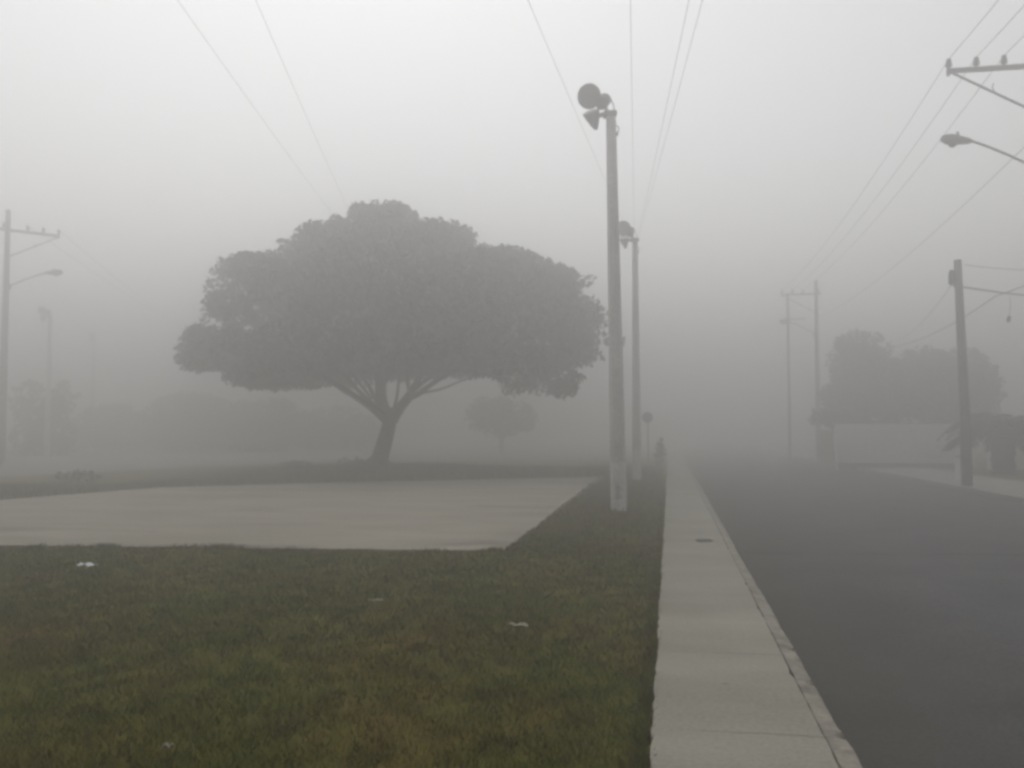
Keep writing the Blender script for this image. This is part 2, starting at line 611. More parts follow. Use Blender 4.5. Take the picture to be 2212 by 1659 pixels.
# tall rough grass on the verge behind the lot
n = 60000
u = rng.uniform(-25.0, 0.0, n)
dd = rng.uniform(0, 1, n)
fe_x = np.array([p_.x for p_ in (LOT[10], LOT[9], LOT[8], LOT[7], LOT[6], LOT[5])])
fe_y = np.array([p_.y for p_ in (LOT[10], LOT[9], LOT[8], LOT[7], LOT[6], LOT[5])])
o_ = np.argsort(fe_x)
yb = np.interp(u, fe_x[o_], fe_y[o_])
yv = yb + 0.1 + dd * (4.0 + 9.0 * smooth(0, 1, 0.5))
k = (u < -0.3)
parts.append(blades(u[k], yv[k], 0.06, 0.20, 0.035))
grass = np_mesh('grass', np.concatenate(parts), 3, M['grass_blade'])
tag(grass, 'short mown grass with dry brown patches beside the pale sidewalk', 'grass', kind='stuff')


# ------------------------------------------------------------------ trees
def leaves_at(centres, radii, per, size, flat=0.75):
    out = []
    for c, r in zip(centres, radii):
        n = max(8, int(per * (r / 0.7) ** 2))
        d = rng.normal(size=(n, 3))
        d /= np.linalg.norm(d, axis=1)[:, None]
        rad = r * rng.uniform(0.25, 1.0, n) ** 0.45
        pos = c + d * rad[:, None] * np.array([1, 1, flat])
        out.append(pos)
    pos = np.concatenate(out)
    n = len(pos)
    nrm = rng.normal(size=(n, 3)) + np.array([0, 0, 0.6])
    nrm /= np.linalg.norm(nrm, axis=1)[:, None]
    t = rng.normal(size=(n, 3))
    t -= nrm * (t * nrm).sum(1)[:, None]
    t /= np.linalg.norm(t, axis=1)[:, None]
    bt = np.cross(nrm, t)
    s = size * rng.uniform(0.6, 1.25, n)[:, None]
    quad = np.stack([pos - t * s * 0.5, pos + bt * s * 0.27 - t * s * 0.05, pos + t * s * 0.55, pos - bt * s * 0.27 - t * s * 0.05], 1)
    return quad.reshape(-1, 3)


def bez(p0, p1, p2, n=8):
    p0, p1, p2 = Vector(p0), Vector(p1), Vector(p2)
    return [p0 * (1 - t) ** 2 + p1 * 2 * t * (1 - t) + p2 * t * t for t in [i / (n - 1) for i in range(n)]]


# --- the big spreading tree
s_ = TREE_D / FPX
root = empty('shade_tree', TREE, YAW)
tag(root, 'huge dark umbrella-shaped tree with forked trunk on the grass beyond the concrete lot', 'tree')


def T(x, y, dep=0.0):
    """photograph position -> tree space (x across, y away, z up) at the tree's distance"""
    return Vector(((x - 820) * s_, dep, (1005 - y) * s_))


top_px = [(378, 745), (388, 720), (402, 700), (425, 690), (455, 650), (462, 610), (452, 570), (475, 553), (520, 548), (560, 540), (588, 545),
          (592, 528), (620, 515), (645, 495), (664, 470), (685, 482), (720, 475), (762, 460), (770, 440), (800, 435), (860, 434),
          (905, 445), (912, 478), (930, 480), (960, 472), (1018, 478), (1026, 505), (1046, 528), (1062, 540), (1095, 527), (1145, 530),
          (1185, 555), (1230, 566), (1272, 590), (1282, 612), (1308, 636), (1322, 680)]
bot_px = [(378, 745), (386, 788), (465, 785), (475, 815), (500, 828), (545, 832), (600, 820), (650, 815), (720, 800), (820, 795), (900, 795), (980, 792),
          (1040, 796), (1060, 806), (1085, 788), (1120, 830), (1150, 832), (1172, 806), (1190, 838), (1215, 846), (1250, 832), (1275, 800), (1300, 750),
          (1322, 680)]
tx = np.array([(p_[0] - 820) * s_ for p_ in top_px]); tz = np.array([(1005 - p_[1]) * s_ for p_ in top_px])
extra = []
bx = np.array([(p_[0] - 820) * s_ for p_ in bot_px]); bz = np.array([(1005 - p_[1]) * s_ for p_ in bot_px])
for (hx, hz_) in ((1215, 625), (1240, 655), (1225, 690), (1260, 670), (1205, 660)):
    for hd in (-1.2, 0.3, 1.8):
        extra.append(((hx - 820) * s_, hd, (1005 - hz_) * s_))
o_ = np.argsort(tx); tx, tz = tx[o_], tz[o_]
o_ = np.argsort(bx); bx, bz = bx[o_], bz[o_]
xc, RY = (845 - 820) * s_, 7.8
zmid = (1005 - 760) * s_
cen, rad = [], []
tries = 0
while len(cen) < 2000 and tries < 60000:
    tries += 1
    t = random.uniform(-1, 1)
    if random.random() < 0.42:
        t *= 0.2
    kx = math.sqrt(max(0.02, 1 - t * t))
    xn = random.uniform(tx[0], tx[-1])              # position on the widest slice
    x = xc + (xn - xc) * kx
    zt, zb = np.interp(xn, tx, tz), np.interp(xn, bx, bz)
    zt = zmid + (zt - zmid) * (0.35 + 0.65 * kx)
    zb = zmid + (zb - zmid) * (0.75 + 0.25 * kx)
    r = random.choice((0.26, 0.34, 0.42, 0.55, 0.7, 0.85))
    # keep the clump inside the outline
    edge = min(xn - tx[0], tx[-1] - xn) * kx
    r = min(r, max(0.24, (zt - zb) * 0.42), max(0.24, edge * 0.8))
    lo, hi = zb + r * 0.72, zt - r * 0.74
    if hi < lo:
        lo = hi = (zt + zb) / 2
    q = random.random()
    z = hi if q < 0.42 else (lo if q < 0.66 else random.uniform(lo, hi))
    if q < 0.5:
        z -= random.random() ** 2 * 0.25
    okk = True
    for dx in (-r * 0.8, -r * 0.4, r * 0.4, r * 0.8):
        xx = xn + dx / kx
        if xx < tx[0] + 0.06 or xx > tx[-1] + 0.05:
            okk = False
            break
        ztt = zmid + (np.interp(xx, tx, tz) - zmid) * (0.35 + 0.65 * kx)
        zbb = zmid + (np.interp(xx, bx, bz) - zmid) * (0.75 + 0.25 * kx)
        hh = 0.75 * math.sqrt(max(0, r * r - dx * dx))
        if z + hh > ztt + 0.04 or z - hh < zbb - 0.18:
            okk = False
            break
    if not okk:
        continue
    cen.append((x, t * RY, z))
    rad.append(r)
cen += extra
rad += [0.75] * len(extra)
for (hx, hz_, hr) in ((1085, 812, .26), (1122, 828, .32), (1146, 830, .26), (1072, 800, .3), (655, 822, .24), (672, 828, .16), (664, 478, .26), (775, 448, .26),
                      (800, 448, .28), (1016, 488, .28), (985, 486, .26), (560, 552, .32), (478, 566, .34), (455, 572, .3), (1110, 538, .3), (1146, 544, .32), (1232, 580, .32),
                      (1272, 594, .3), (402, 704, .26), (386, 724, .3), (1214, 842, .34), (1240, 838, .3), (1295, 760, .26), (392, 786, .24), (930, 478, .22), (1046, 520, .24)):
    for hd in (-.35, .3):
        cen.append(((hx - 820) * s_ + random.uniform(-.06, .06), hd, (1005 - hz_) * s_))
        rad.append(hr)
crown = np_mesh('crown', leaves_at(np.array(cen), rad, 105, 0.26, 0.75), 4, M['leaf_big'], root)

crown.location = (.08, 0, -.10)
crown.scale = (.985, 1, .985)
tr = MB()
fork = T(842, 893)
tr.tube([T(812, 1022), T(818, 1000), T(826, 970), T(836, 935), T(841, 910), fork, T(842, 880)],
        [0.46, 0.37, 0.32, 0.285, 0.285, 0.30, 0.2], 14, True, True, 0.05)
for k in range(6):                                  # root flare
    a = k * PI / 3 + 0.3
    tr.tube([T(824, 978) + Vector((0, 0, 0)), T(815, 1000) + Vector((math.cos(a) * .35, math.sin(a) * .35, 0)),
             T(812, 1012) + Vector((math.cos(a) * 1.0, math.sin(a) * 0.9, -.12))], [0.16, 0.15, 0.05], 8)


def limb(p, radii, n=9):
    """smooth limb through photograph points with a depth each"""
    pts = [T(*q) for q in p]
    out, rr = [], []
    for i in range(len(pts) - 1):
        a, b_ = pts[i], pts[i + 1]
        pa = pts[i - 1] if i else a
        pb = pts[i + 2] if i + 2 < len(pts) else b_
        for s in range(5):
            t = s / 5
            out.append(0.5 * ((2 * a) + (b_ - pa) * t + (2 * pa - 5 * a + 4 * b_ - pb) * t * t + (-pa + 3 * a - 3 * b_ + pb) * t ** 3))
            rr.append(.88 * (radii[i] * (1 - t) + radii[i + 1] * t))
    out.append(pts[-1]); rr.append(.88 * radii[-1])
    tr.tube(out, rr, n, True, True, 0.04)


limb([(838, 905, 0), (825, 870, -.1), (821, 835, -.15), (822, 795, -.2), (815, 720, -.4), (800, 600, -.8)], [.33, .26, .24, .22, .15, .05], 10)
limb([(836, 908, 0), (812, 885, -.5), (780, 862, -.9), (735, 832, -1.5), (700, 808, -2.0), (640, 770, -2.8), (540, 720, -3.6)], [.28, .19, .15, .12, .11, .08, .03])
limb([(824, 885, 0), (806, 862, .6), (785, 830, 1.2), (762, 800, 1.8), (730, 740, 2.6), (690, 640, 3.4)], [.16, .11, .09, .08, .06, .03])
limb([(821, 850, -.1), (812, 828, .4), (800, 802, .9), (780, 740, 1.5)], [.10, .08, .07, .04])
limb([(846, 905, 0), (862, 880, .2), (880, 857, .3), (890, 838, .4), (905, 800, .7), (930, 700, 1.6), (950, 560, 2.2)], [.32, .24, .21, .17, .13, .10, .04], 10)
limb([(848, 890, .1), (852, 860, .6), (853, 825, 1.0), (852, 790, 1.5), (850, 700, 2.5)], [.09, .07, .065, .06, .03])
limb([(880, 858, .3), (902, 852, -.2), (935, 832, -.8), (972, 812, -1.3), (1035, 797, -1.9), (1100, 765, -2.6), (1200, 720, -3.6)], [.17, .13, .11, .10, .09, .07, .03])
limb([(886, 846, .3), (910, 822, .9), (935, 800, 1.6), (985, 745, 2.6), (1060, 660, 3.8)], [.13, .10, .09, .07, .03])
limb([(955, 822, -1.0), (985, 802, -.8), (1012, 792, -.5), (1060, 740, .3)], [.07, .06, .055, .03])
limb([(884, 850, .3), (882, 825, -.4), (888, 798, -1.0), (880, 720, -2.0)], [.11, .09, .08, .04])
limb([(838, 900, 0), (800, 858, -2.0), (760, 800, -4.0), (700, 700, -5.5)], [.1, .09, .06, .03])
for (pp_, r0) in (([(806, 862, -.6), (790, 835, -1.4), (770, 805, -2.2), (740, 770, -3)], .07), ([(780, 862, -.9), (745, 848, -.4), (705, 822, .3), (660, 805, 1)], .065),
                  ([(822, 840, 0), (832, 815, .8), (838, 795, 1.4), (845, 760, 2)], .06), ([(890, 838, .4), (892, 815, 1.2), (915, 792, 2.2), (940, 760, 3)], .07),
                  ([(935, 832, -.8), (960, 808, -1.8), (975, 790, -2.6), (1000, 760, -3.4)], .06), ([(902, 850, 0), (950, 838, .8), (1005, 812, 1.8), (1060, 800, 2.6)], .07),
                  ([(735, 832, -1.5), (715, 822, -2.4), (672, 812, -3.2), (640, 800, -4)], .05)):
    limb(pp_, [r0, r0 * .8, r0 * .6, r0 * .3], 7)
tr.build('trunk', M['bark'], root)


def round_tree(name, label, base, lobes, trunk_r, trunk_top, mat, per=60, size=0.4, group=None, n_cl=120, stems=None, cat='tree'):
    """lobes: (x, y, z, rx, ry, rz) in the tree's own space; crown filled with leaf clumps on each lobe's surface"""
    t = empty(name, base, YAW)
    tag(t, label, cat, group)
    n_cl = int(n_cl * 1.7)
    cs, rs = [], []
    tot = sum(l[3] * l[5] for l in lobes)
    for (x, y, z, ax, ay, az) in lobes:
        for _ in range(int(n_cl * ax * az / tot)):
            d = Vector((random.gauss(0, 1), random.gauss(0, 1), random.gauss(0, 1))).normalized()
            r = random.uniform(0.16, 0.34) * min(ax, az)
            k = random.choice((1, 1, 1, 0.6, 0.3))
            cs.append((x + d.x * max(.05, ax - r * .9) * k, y + d.y * max(.05, ay - r * .9) * k, z + d.z * max(.05, az - r * .75) * k))
            rs.append(r)
    np_mesh('crown', leaves_at(np.array(cs), rs, per, size, 0.8), 4, mat, t)
    m_ = MB()
    h = trunk_top
    m_.tube([(0, 0, -0.15), (0.02, 0, 0.12 * h), (-.02 * h, 0, .55 * h), (.02 * h, 0, h)],
            [trunk_r * 1.35, trunk_r, trunk_r * .85, trunk_r * .7], 10, True, True, 0.05)
    for (x, y, z, ax, ay, az) in lobes:
        for q in range(3):
            e = Vector((x + random.uniform(-.5, .5) * ax, y + random.uniform(-.5, .5) * ay, z + random.uniform(-.1, .4) * az))
            m_.tube(bez((0, 0, h * .86), Vector((e.x * .45, e.y * .45, h + (e.z - h) * .35)), e, 6),
                    [trunk_r * .5, trunk_r * .42, trunk_r * .34, trunk_r * .26, trunk_r * .16, trunk_r * .06], 7)
    m_.build('trunk', M['bark'], t)
    return t


def at_depth(u, depth, z=0.0):
    p_ = D(u, 935, depth)
    return Vector((p_.x, p_.y, z))


def sc(depth):
    return depth / FPX


# small round tree far behind, seen under the big crown
d_ = 68.0; k_ = sc(d_)
round_tree('small_tree', 'small round faint tree far off in the fog under the big crown', at_depth(1083, d_, -.03),
           [(0, 0, (960 - 912) * k_ + 1.0, 80 * k_, 3.0, 43 * k_), (-22 * k_, 0, (960 - 900) * k_ + 1.0, 55 * k_, 2.6, 38 * k_),
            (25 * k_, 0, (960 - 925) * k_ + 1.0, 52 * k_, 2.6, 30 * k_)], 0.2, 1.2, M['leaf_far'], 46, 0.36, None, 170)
# trees beyond the white wall
d_ = 51.5; k_ = sc(d_)
H_ = lambda v, d: (935 - v) * sc(d) + EYE.z
round_tree('garden_tree', 'tall pale round-topped tree rising behind the white wall', at_depth(1862, d_, -.03),
           [(0, 0, H_(775, d_), 72 * k_, 2.2, 66 * k_), (-20 * k_, 0, H_(845, d_), 62 * k_, 2.2, 66 * k_), (30 * k_, 0, H_(855, d_), 74 * k_, 2.4, 74 * k_), (-30 * k_, 0, H_(870, d_), 60 * k_, 2.2, 62 * k_)],
           0.22, 2.0, M['leaf_green'], 52, 0.33, 'trees behind the white wall', 330)
round_tree('garden_tree', 'broad flat-topped tree behind the white wall and the concrete pole', at_depth(2040, d_ + .5, -.03),
           [(-40 * k_, 0, H_(820, d_), 78 * k_, 2.4, 76 * k_), (35 * k_, 0, H_(830, d_), 82 * k_, 2.4, 84 * k_), (75 * k_, 0, H_(850, d_), 50 * k_, 2.2, 62 * k_), (0, -.3, H_(870, d_), 110 * k_, 2.2, 58 * k_), (-95 * k_, 0, H_(850, d_), 50 * k_, 2.0, 74 * k_), (-78 * k_, .2, H_(800, d_), 46 * k_, 1.8, 50 * k_)],
           0.24, 2.0, M['leaf_green'], 52, 0.33, 'trees behind the white wall', 420)
d_ = 49.0; k_ = sc(d_)
round_tree('street_tree', 'slim young tree with small low crown at the end of the white wall', at_depth(1799, d_, 0),
           [(-18 * k_, 0, H_(903, d_), 40 * k_, 1.0, 20 * k_), (8 * k_, 0, H_(908, d_), 34 * k_, .9, 18 * k_)],
           0.07, 1.9, M['leaf_green'], 40, 0.3, None, 40)
# short stout palm at the picture's edge
pd = 35.0; k_ = sc(pd)
pm = empty('palm_tree', at_depth(2166, pd, 0), YAW)
tag(pm, 'short dark palm with a stout trunk and drooping fronds by the far pavement', 'palm tree')
m_ = MB()
pts_, rad_ = [], []
for q in range(15):
    z_ = -.1 + q * .125
    pts_.append((0.02 * math.sin(q), 0, z_)); rad_.append((.46 if q < 2 else .40 + .02 * q / 14) * (1.04 if q % 2 else .95))
m_.tube(pts_, rad_, 14, True, True, 0.05)
m_.build('trunk', M['bark'], pm)
for q in range(40):
    a = q * 2.399963
    lift = random.choice((.35, .8, 1.25, 1.6))
    L = random.uniform(1.5, 2.2)
    d0 = Vector((math.cos(a), math.sin(a), 0))
    p0 = Vector((0, 0, 1.62)) + d0 * .3
    p1 = p0 + d0 * L * .5 * math.cos(lift * .6) + Vector((0, 0, L * .42 * lift))
    p2 = p0 + d0 * L * .92 + Vector((0, 0, L * (.26 * lift - .46)))
    path = bez(p0, p1, p2, 14)
    m_ = MB()
    m_.tube(path, [.022 - .0013 * i for i in range(14)], 5)
    side = d0.cross(Vector((0, 0, 1)))
    for i in range(1, 14):
        for h_ in (0.0, 0.5):
            c_ = path[i].lerp(path[min(13, i + 1)], h_)
            ln = .46 * math.sin(PI * min(1, (i + h_ + 1.5) / 15.5)) + .08
            tan = (path[min(13, i + 1)] - path[i - 1]).normalized()
            for sg_ in (-1, 1):
                tip = c_ + side * sg_ * ln * .75 + tan * ln * .55 + Vector((0, 0, -ln * random.uniform(.25, .7)))
                mid = c_.lerp(tip, .5) + Vector((0, 0, .03))
                w_ = tan * .034
                m_.add([c_ - w_ * .6, c_ + w_ * .6, mid + w_, tip, mid - w_], [(0, 1, 2, 3, 4)])
    m_.build('frond', M['leaf_big'], pm)
round_tree('bush', 'dark bulky bush reaching out of the picture behind the stout palm', at_depth(2292, 39.0, 0),
           [(0, 0, 1.5, 1.3, 1.2, 1.55), (.7, .2, 1.2, 1.1, 1.0, 1.2)], 0.06, .5, M['leaf_green'], 60, .22, None, 120, cat='bush')
# dim trees beyond the lot
for (u, vt, vb, w, d_, lab, sq) in (
        (97, 826, 1000, 72, 62.0, 'dim square-clipped tree below the floodlights beyond the lot', True),
        (245, 868, 985, 95, 76.0, 'faint low bushy tree next to the square-clipped one', False),
        (415, 845, 985, 120, 76.0, 'very faint rounded tree standing in thick fog behind the big tree\'s outer branches', False),
        (570, 858, 985, 120, 74.0, 'faint wide tree below the big tree\'s lowest outer foliage', False),
        (730, 875, 985, 95, 80.0, 'barely visible tree in the fog beside the big trunk', False)):
    k_ = sc(d_)
    zc = (H_(vt, d_) + H_(vb, d_)) / 2
    hz = (H_(vt, d_) - H_(vb, d_)) / 2
    lobes = [(0, 0, zc, w * k_, w * k_ * .8, hz)]
    if sq:
        lobes = [(sx * w * .5 * k_, 0, zc + sz * hz * .5, w * .55 * k_, w * .6 * k_, hz * .58) for sx in (-1, 1) for sz in (-1, 1)] + [(0, 0, zc, w * .6 * k_, w * .5 * k_, hz * .7)]
    else:
        lobes += [(-w * .5 * k_, 0, zc - hz * .3, w * .6 * k_, w * .5 * k_, hz * .6), (w * .55 * k_, 0, zc - hz * .2, w * .55 * k_, w * .5 * k_, hz * .6)]
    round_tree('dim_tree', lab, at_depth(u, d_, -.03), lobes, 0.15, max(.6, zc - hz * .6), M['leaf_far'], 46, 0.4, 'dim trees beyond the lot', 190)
# narrow bush by the sidewalk
pb = G(1426, 1012)
round_tree('bush', 'narrow dark upright bush at the grassy side of the sidewalk', pb,
           [(0, 0, .62, .26, .26, .55), (.03, 0, 1.0, .16, .16, .34)], 0.03, 0.4, M['leaf_green'], 60, 0.10, None, 60, cat='bush')
# low scrub at the foot of the big tree
for (u, v, w, h, lab) in ((770, 1010, .9, .45, 'low scrubby bush at the foot of the big tree'),
                          (640, 1012, .7, .32, 'small low bush on the verge away from the big trunk'),
                          (170, 1040, .7, .35, 'low dark bush on the verge below the dim floodlight poles')):
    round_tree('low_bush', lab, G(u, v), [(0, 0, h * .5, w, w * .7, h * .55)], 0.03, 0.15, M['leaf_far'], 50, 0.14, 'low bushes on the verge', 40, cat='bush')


# ------------------------------------------------------------------ floodlight poles
def make_flood_pole(label, group):
    t = empty('floodlight_pole', (0, 0, 0))
    tag(t, label, 'floodlight pole', group)
    H = 8.0
    p_ = MB()
    p_.tube([(0, 0, -.3), (0, 0, 2.0), (0, 0, H - .02), (0, 0, H)], [.158, .148, .098, .085], 8, True, False)
    p_.build('pole', M['pole'], t)
    w = MB()
    w.tube([(0, 0, 0.0), (0, 0, .93), (0, 0, .96)], [.160, .157, .152], 8, True, False)
    w.build('painted_base', M['pole_paint'], t)
    # bracket clamped on the pole's head
    k = MB()
    k.box((-.02, 0, H - .06), (.26, .26, .10), None, .015)
    k.box((-.15, 0, H - .05), (.22, .08, .07), Euler((0, R(-24), 0)).to_matrix(), .012)
    k.box((-.10, 0, H + .10), (.06, .07, .34), Euler((0, R(-14), 0)).to_matrix(), .012)
    k.tube([(.07, 0, H + .02), (.055, 0, H + .14), (.0, 0, H + .26)], .012, 6)
    k.build('bracket', M['steel'], t)
    # upper lamp: round bowl looking out to the front, ballast housing beside it
    ax = Vector((-.42, -.86, -.28)).normalized()
    c = Vector((-.43, -.05, H + .30))
    l = MB()
    l.lathe([(.0, -.30), (.06, -.30), (.085, -.26), (.16, -.16), (.215, -.05), (.245, 0), (.252, .015), (.236, .02)], c, ax, 24)
    lamp = l.build('floodlight', M['steel_dark'], t)
    g = MB()
    g.lathe([(.236, .012), (.15, .03), (.0, .036)], c, ax, 24)
    g.build('lens', M['lamp_glass_dirty'], lamp)
    hs = MB()
    hs.lathe([(0, -.17), (.10, -.17), (.13, -.14), (.13, .12), (.10, .16), (0, .16)], (-.145, .03, H + .22), (.35, .65, .55), 14)
    hs.box((-.26, .0, H + .20), (.16, .08, .12), Euler((0, R(-20), 0)).to_matrix(), .02)
    hs.build('ballast_housing', M['steel_dark'], lamp)
    # lower lamp: bell turned up, lens tilted out
    ax2 = Vector((-.30, -.42, .86)).normalized()
    c2 = Vector((-.40, -.04, H - .02))
    l = MB()
    l.lathe([(.0, -.36), (.035, -.36), (.055, -.32), (.085, -.26), (.14, -.12), (.175, 0), (.182, .012), (.168, .016)], c2, ax2, 22)
    l.box((-.23, 0, H - .06), (.22, .06, .05), Euler((0, R(-10), 0)).to_matrix(), .01)
    lamp2 = l.build('floodlight', M['steel'], t)
    g = MB()
    g.lathe([(.168, .010), (.11, .035), (.0, .045)], c2, ax2, 22)
    g.build('lens', M['lamp_glass'], lamp2)
    # small cable hook lower on the pole
    h_ = MB()
    h_.tube([(.095, 0, H - .28), (.15, 0, H - .33), (.155, 0, H - .40), (.11, 0, H - .43)], .012, 6)
    h_.box((.115, 0, H - .46), (.05, .05, .07), None, .008)
    h_.build('cable_hook', M['steel'], t)
    return t


GRP = 'concrete floodlight poles'
fp = make_flood_pole('nearest tall pale concrete floodlight pole with two lamps beside the sidewalk', GRP)
base1 = G(1337, 1104)
fp.location = base1
fp.rotation_euler = (R(.2), R(-.85), YAW)
# stencilled number on the near pole's painted base
st = MB()
for i, dz in enumerate((0.30, 0.44)):
    st.box((-.05 + i * .0, -.155, dz), (.012, .006, .10))
    st.box((-.02, -.155, dz + .047), (.05, .006, .012))
    st.box((-.02, -.155, dz - .047), (.05, .006, .012))
    st.box((.008, -.155, dz + .0), (.012, .006, .07))
stn = st.build('stencil_mark', M['stencil'], fp)

base2 = G(1376, 1036)
f2 = copy_tree(fp)
f2.location = base2
f2.rotation_euler = (0, R(-.1), YAW + R(14))
f2['label'] = 'second fainter concrete floodlight pole just behind the nearest one'
p3 = at_depth(1334, 41.0, -.03)
f3 = copy_tree(fp)
f3.scale = (.72, .72, .72)
f3.location = p3
f3.rotation_euler = (0, 0, YAW + R(30))
f3['label'] = 'distant floodlight pole almost wholly hidden behind the nearest one'
# a lamp pair that sticks out on the other side of the hidden pole
ml = MB()
ml.box((.25, 0, 7.78), (.5, .08, .08), None, .01)
ml.lathe([(0, -.2), (.2, -.18), (.34, .0), (.30, .06), (0, .08)], (.52, 0, 7.82), (.7, -.6, -.2), 14)
ml.box((-.30, 0, 7.66), (.4, .07, .07), None, .01)
ml.lathe([(0, -.2), (.18, -.18), (.30, .0), (.26, .06), (0, .08)], (-.66, 0, 7.74), (-.6, -.7, -.2), 14)
ml.build('floodlight', M['steel_dark'], f3)
for (u, d_, rz, lab) in ((102, 60.0, 20, 'dim floodlight pole rising over the square-clipped tree'),
                         (198, 75.0, -35, 'faintest floodlight pole beyond the square-clipped tree')):
    f = copy_tree(fp)
    f.location = at_depth(u, d_, -.03)
    f.scale = (1.14, 1.14, 1.14)
    f.rotation_euler = (0, 0, YAW + R(rz))
    f['label'] = lab
for o in list(bpy.data.objects):                     # the stencil only stands on the nearest pole
    if o.name.startswith('stencil_mark.'):
        bpy.data.objects.remove(o)

# ------------------------------------------------------------------ utility poles and wires
def make_utility_pole(label, group, H=10.6, lamp=True):
    t = empty('utility_pole', (0, 0, 0))
    tag(t, label, 'utility pole', group)
    p_ = MB()
    p_.tube([(0, 0, -.3), (0, 0, 3), (0, 0, H)], [.165, .15, .10], 10)
    p_.build('pole', M['wood_pole'], t)
    c = MB()
    c.box((-.87, -.13, 9.78), (2.30, .09, .11), None, .01)
    c.build('crossarm', M['arm'], t)
    br = MB()
    br.tube([(-1.98, -.19, 9.74), (-.02, -.15, 8.62)], .030, 8)
    br.box((-1.99, -.135, 9.76), (.07, .12, .18), None, .01)
    br.tube([(-1.02, -.17, 9.22), (-1.06, -.17, 9.32), (-1.03, -.17, 9.42)], .012, 6)
    br.build('brace', M['arm'], t)
    for x in (-1.98, -1.38, -.78, .12):
        i_ = MB()
        z0 = 9.835
        i_.lathe([(.02, 0), (.02, .04), (.072, .045), (.078, .085), (.045, .10), (.068, .11), (.070, .145), (.040, .16), (.058, .17), (.052, .225), (.02, .24), (0, .24)],
                 (x, -.13, z0), (0, 0, 1), 12)
        i_.build('insulator', M['insulator'], t)
    if lamp:
        a = MB()
        a.tube(bez((-.08, -.05, 7.38), (-.8, -.05, 7.84), (-1.56, -.05, 8.15), 8), .030, 8)
        a.box((-.12, -.05, 7.38), (.16, .20, .22), None, .02)
        arm = a.build('lamp_arm', M['steel'], t)
        l = MB()
        prof = [(0, 0), (.05, .01), (.075, .10), (.10, .26), (.125, .42), (.115, .56), (.07, .66), (0, .69)]
        l.lathe(prof, (-1.50, -.05, 8.12), (-1, 0, .14), 16)
        l.v = [(x, -.05 + (y + .05) * 1.35, z) for x, y, z in l.v]
        l.lathe([(0, 0), (.035, 0), (.035, .09), (.02, .11), (0, .11)], (-1.80, -.05, 8.25), (0, 0, 1), 10)
        hd = l.build('lamp_head', M['steel'], t)
        g = MB()
        g.lathe([(.10, 0), (.085, .05), (.04, .085), (0, .09)], (-1.92, -.05, 8.085), (-.14, 0, -1), 14)
        g.build('lens', M['lamp_glass_dirty'], hd)
    return t


UG = 'utility poles with one-sided crossarms'
du = 21.0
up = make_utility_pole('utility pole cut by the picture\'s edge, its crossarm and street lamp reaching over the road', UG)
up.location = at_depth(2267, du, 0.18)
uf = copy_tree(up)
uf.location = at_depth(1768, 55.0, 0.0)
uf['label'] = 'faint utility pole down the road with its crossarm over the road edge'
# the line beyond the lot
ul = copy_tree(up)
ul.location = at_depth(4, 46.0, -.03)
ul.scale = (1.2, 1.2, 1.2)
ul.rotation_euler = (0, 0, YAW + R(180 + 38))
ul['label'] = 'pale utility pole with crossarm and street lamp in the fog beyond the concrete lot'
bpy.context.view_layer.update()

# thin companion pole at the far crossarm's tip
cp = empty('thin_pole', at_depth(1706, 55.4, 0.0))
tag(cp, 'thin faint pole standing next to the distant utility pole', 'pole')
m_ = MB(); m_.tube([(0, 0, -.3), (0, 0, H_(638, 55.4))], [.10, .07], 8); m_.build('pole', M['wood_pole'], cp)
m_ = MB(); m_.box((.35, -.1, H_(690, 55.4)), (1.3, .07, .08), None, .01); m_.build('crossarm', M['arm'], cp)


def catenary(a, b_, sag, n=22):
    a, b_ = Vector(a), Vector(b_)
    return [a.lerp(b_, t) + Vector((0, 0, -4 * sag * t * (1 - t))) for t in [i / (n - 1) for i in range(n)]]


def wire(name, label, spans, r=0.011, group=None, cat='wire'):
    m_ = MB()
    pts = []
    for i, (a, b_, s) in enumerate(spans):
        c = catenary(a, b_, s)
        pts += c if i == 0 else c[1:]
    m_.tube(pts, r, 6)
    o = m_.build(name, M['wire'], None, pts[0])
    return tag(o, label, cat, group)


def top_of(t, x, y=-.13, z=10.06):
    return t.matrix_world @ Vector((x, y, z))


WG = 'power wires along the road'
for x, lab in ((-1.98, 'outermost power wire over the road, on the crossarm\'s tip insulator'),
               (-1.38, 'second power wire from the crossarm\'s tip along the road'),
               (-.78, 'third power wire from the crossarm\'s tip, passing behind the street lamp')):
    a = top_of(up, x)
    f = top_of(uf, x)
    back = a - (f - a)
    back.y += 0
    wire('power_wire', lab, [(back, a, .55), (a, f, .55), (f, f + (f - a), .55)], .008, WG)
a, f = top_of(up, 0, -.12, 8.3), top_of(uf, 0, -.12, 8.3)
wire('power_wire', 'low faint wire on the utility poles themselves under the crossarms', [(a - (f - a), a, .5), (a, f, .5)], .008, WG)

# feed wires to the second floodlight pole from a line out of the picture behind the viewer
bpy.context.view_layer.update()
h2 = f2.matrix_world @ Vector((0, 0, 7.8))
OG = 'overhead wires meeting at the second floodlight pole'
for (u, dep, sag, lab, dx) in ((1362, 8.6, .10, 'thin overhead wire nearly upright above the second floodlight pole', -.02),
                               (1480, 8.2, .16, 'fainter of the paired overhead wires that bend down to the second floodlight pole', .03),
                               (1507, 8.2, .16, 'darker outer one of the paired overhead wires that bend down to the second floodlight pole', .05),
                               (1150, 8.6, .10, 'slanting overhead wire reaching the second floodlight pole from above its lamps', -.05)):
    p0 = D(u, 0, dep)
    e = h2 + Vector((dx, 0, 0))
    # straight continuation up and back past the viewer
    back = p0 + (p0 - e) * 0.75
    wire('overhead_wire', lab, [(back, e, sag)], .0020, OG)
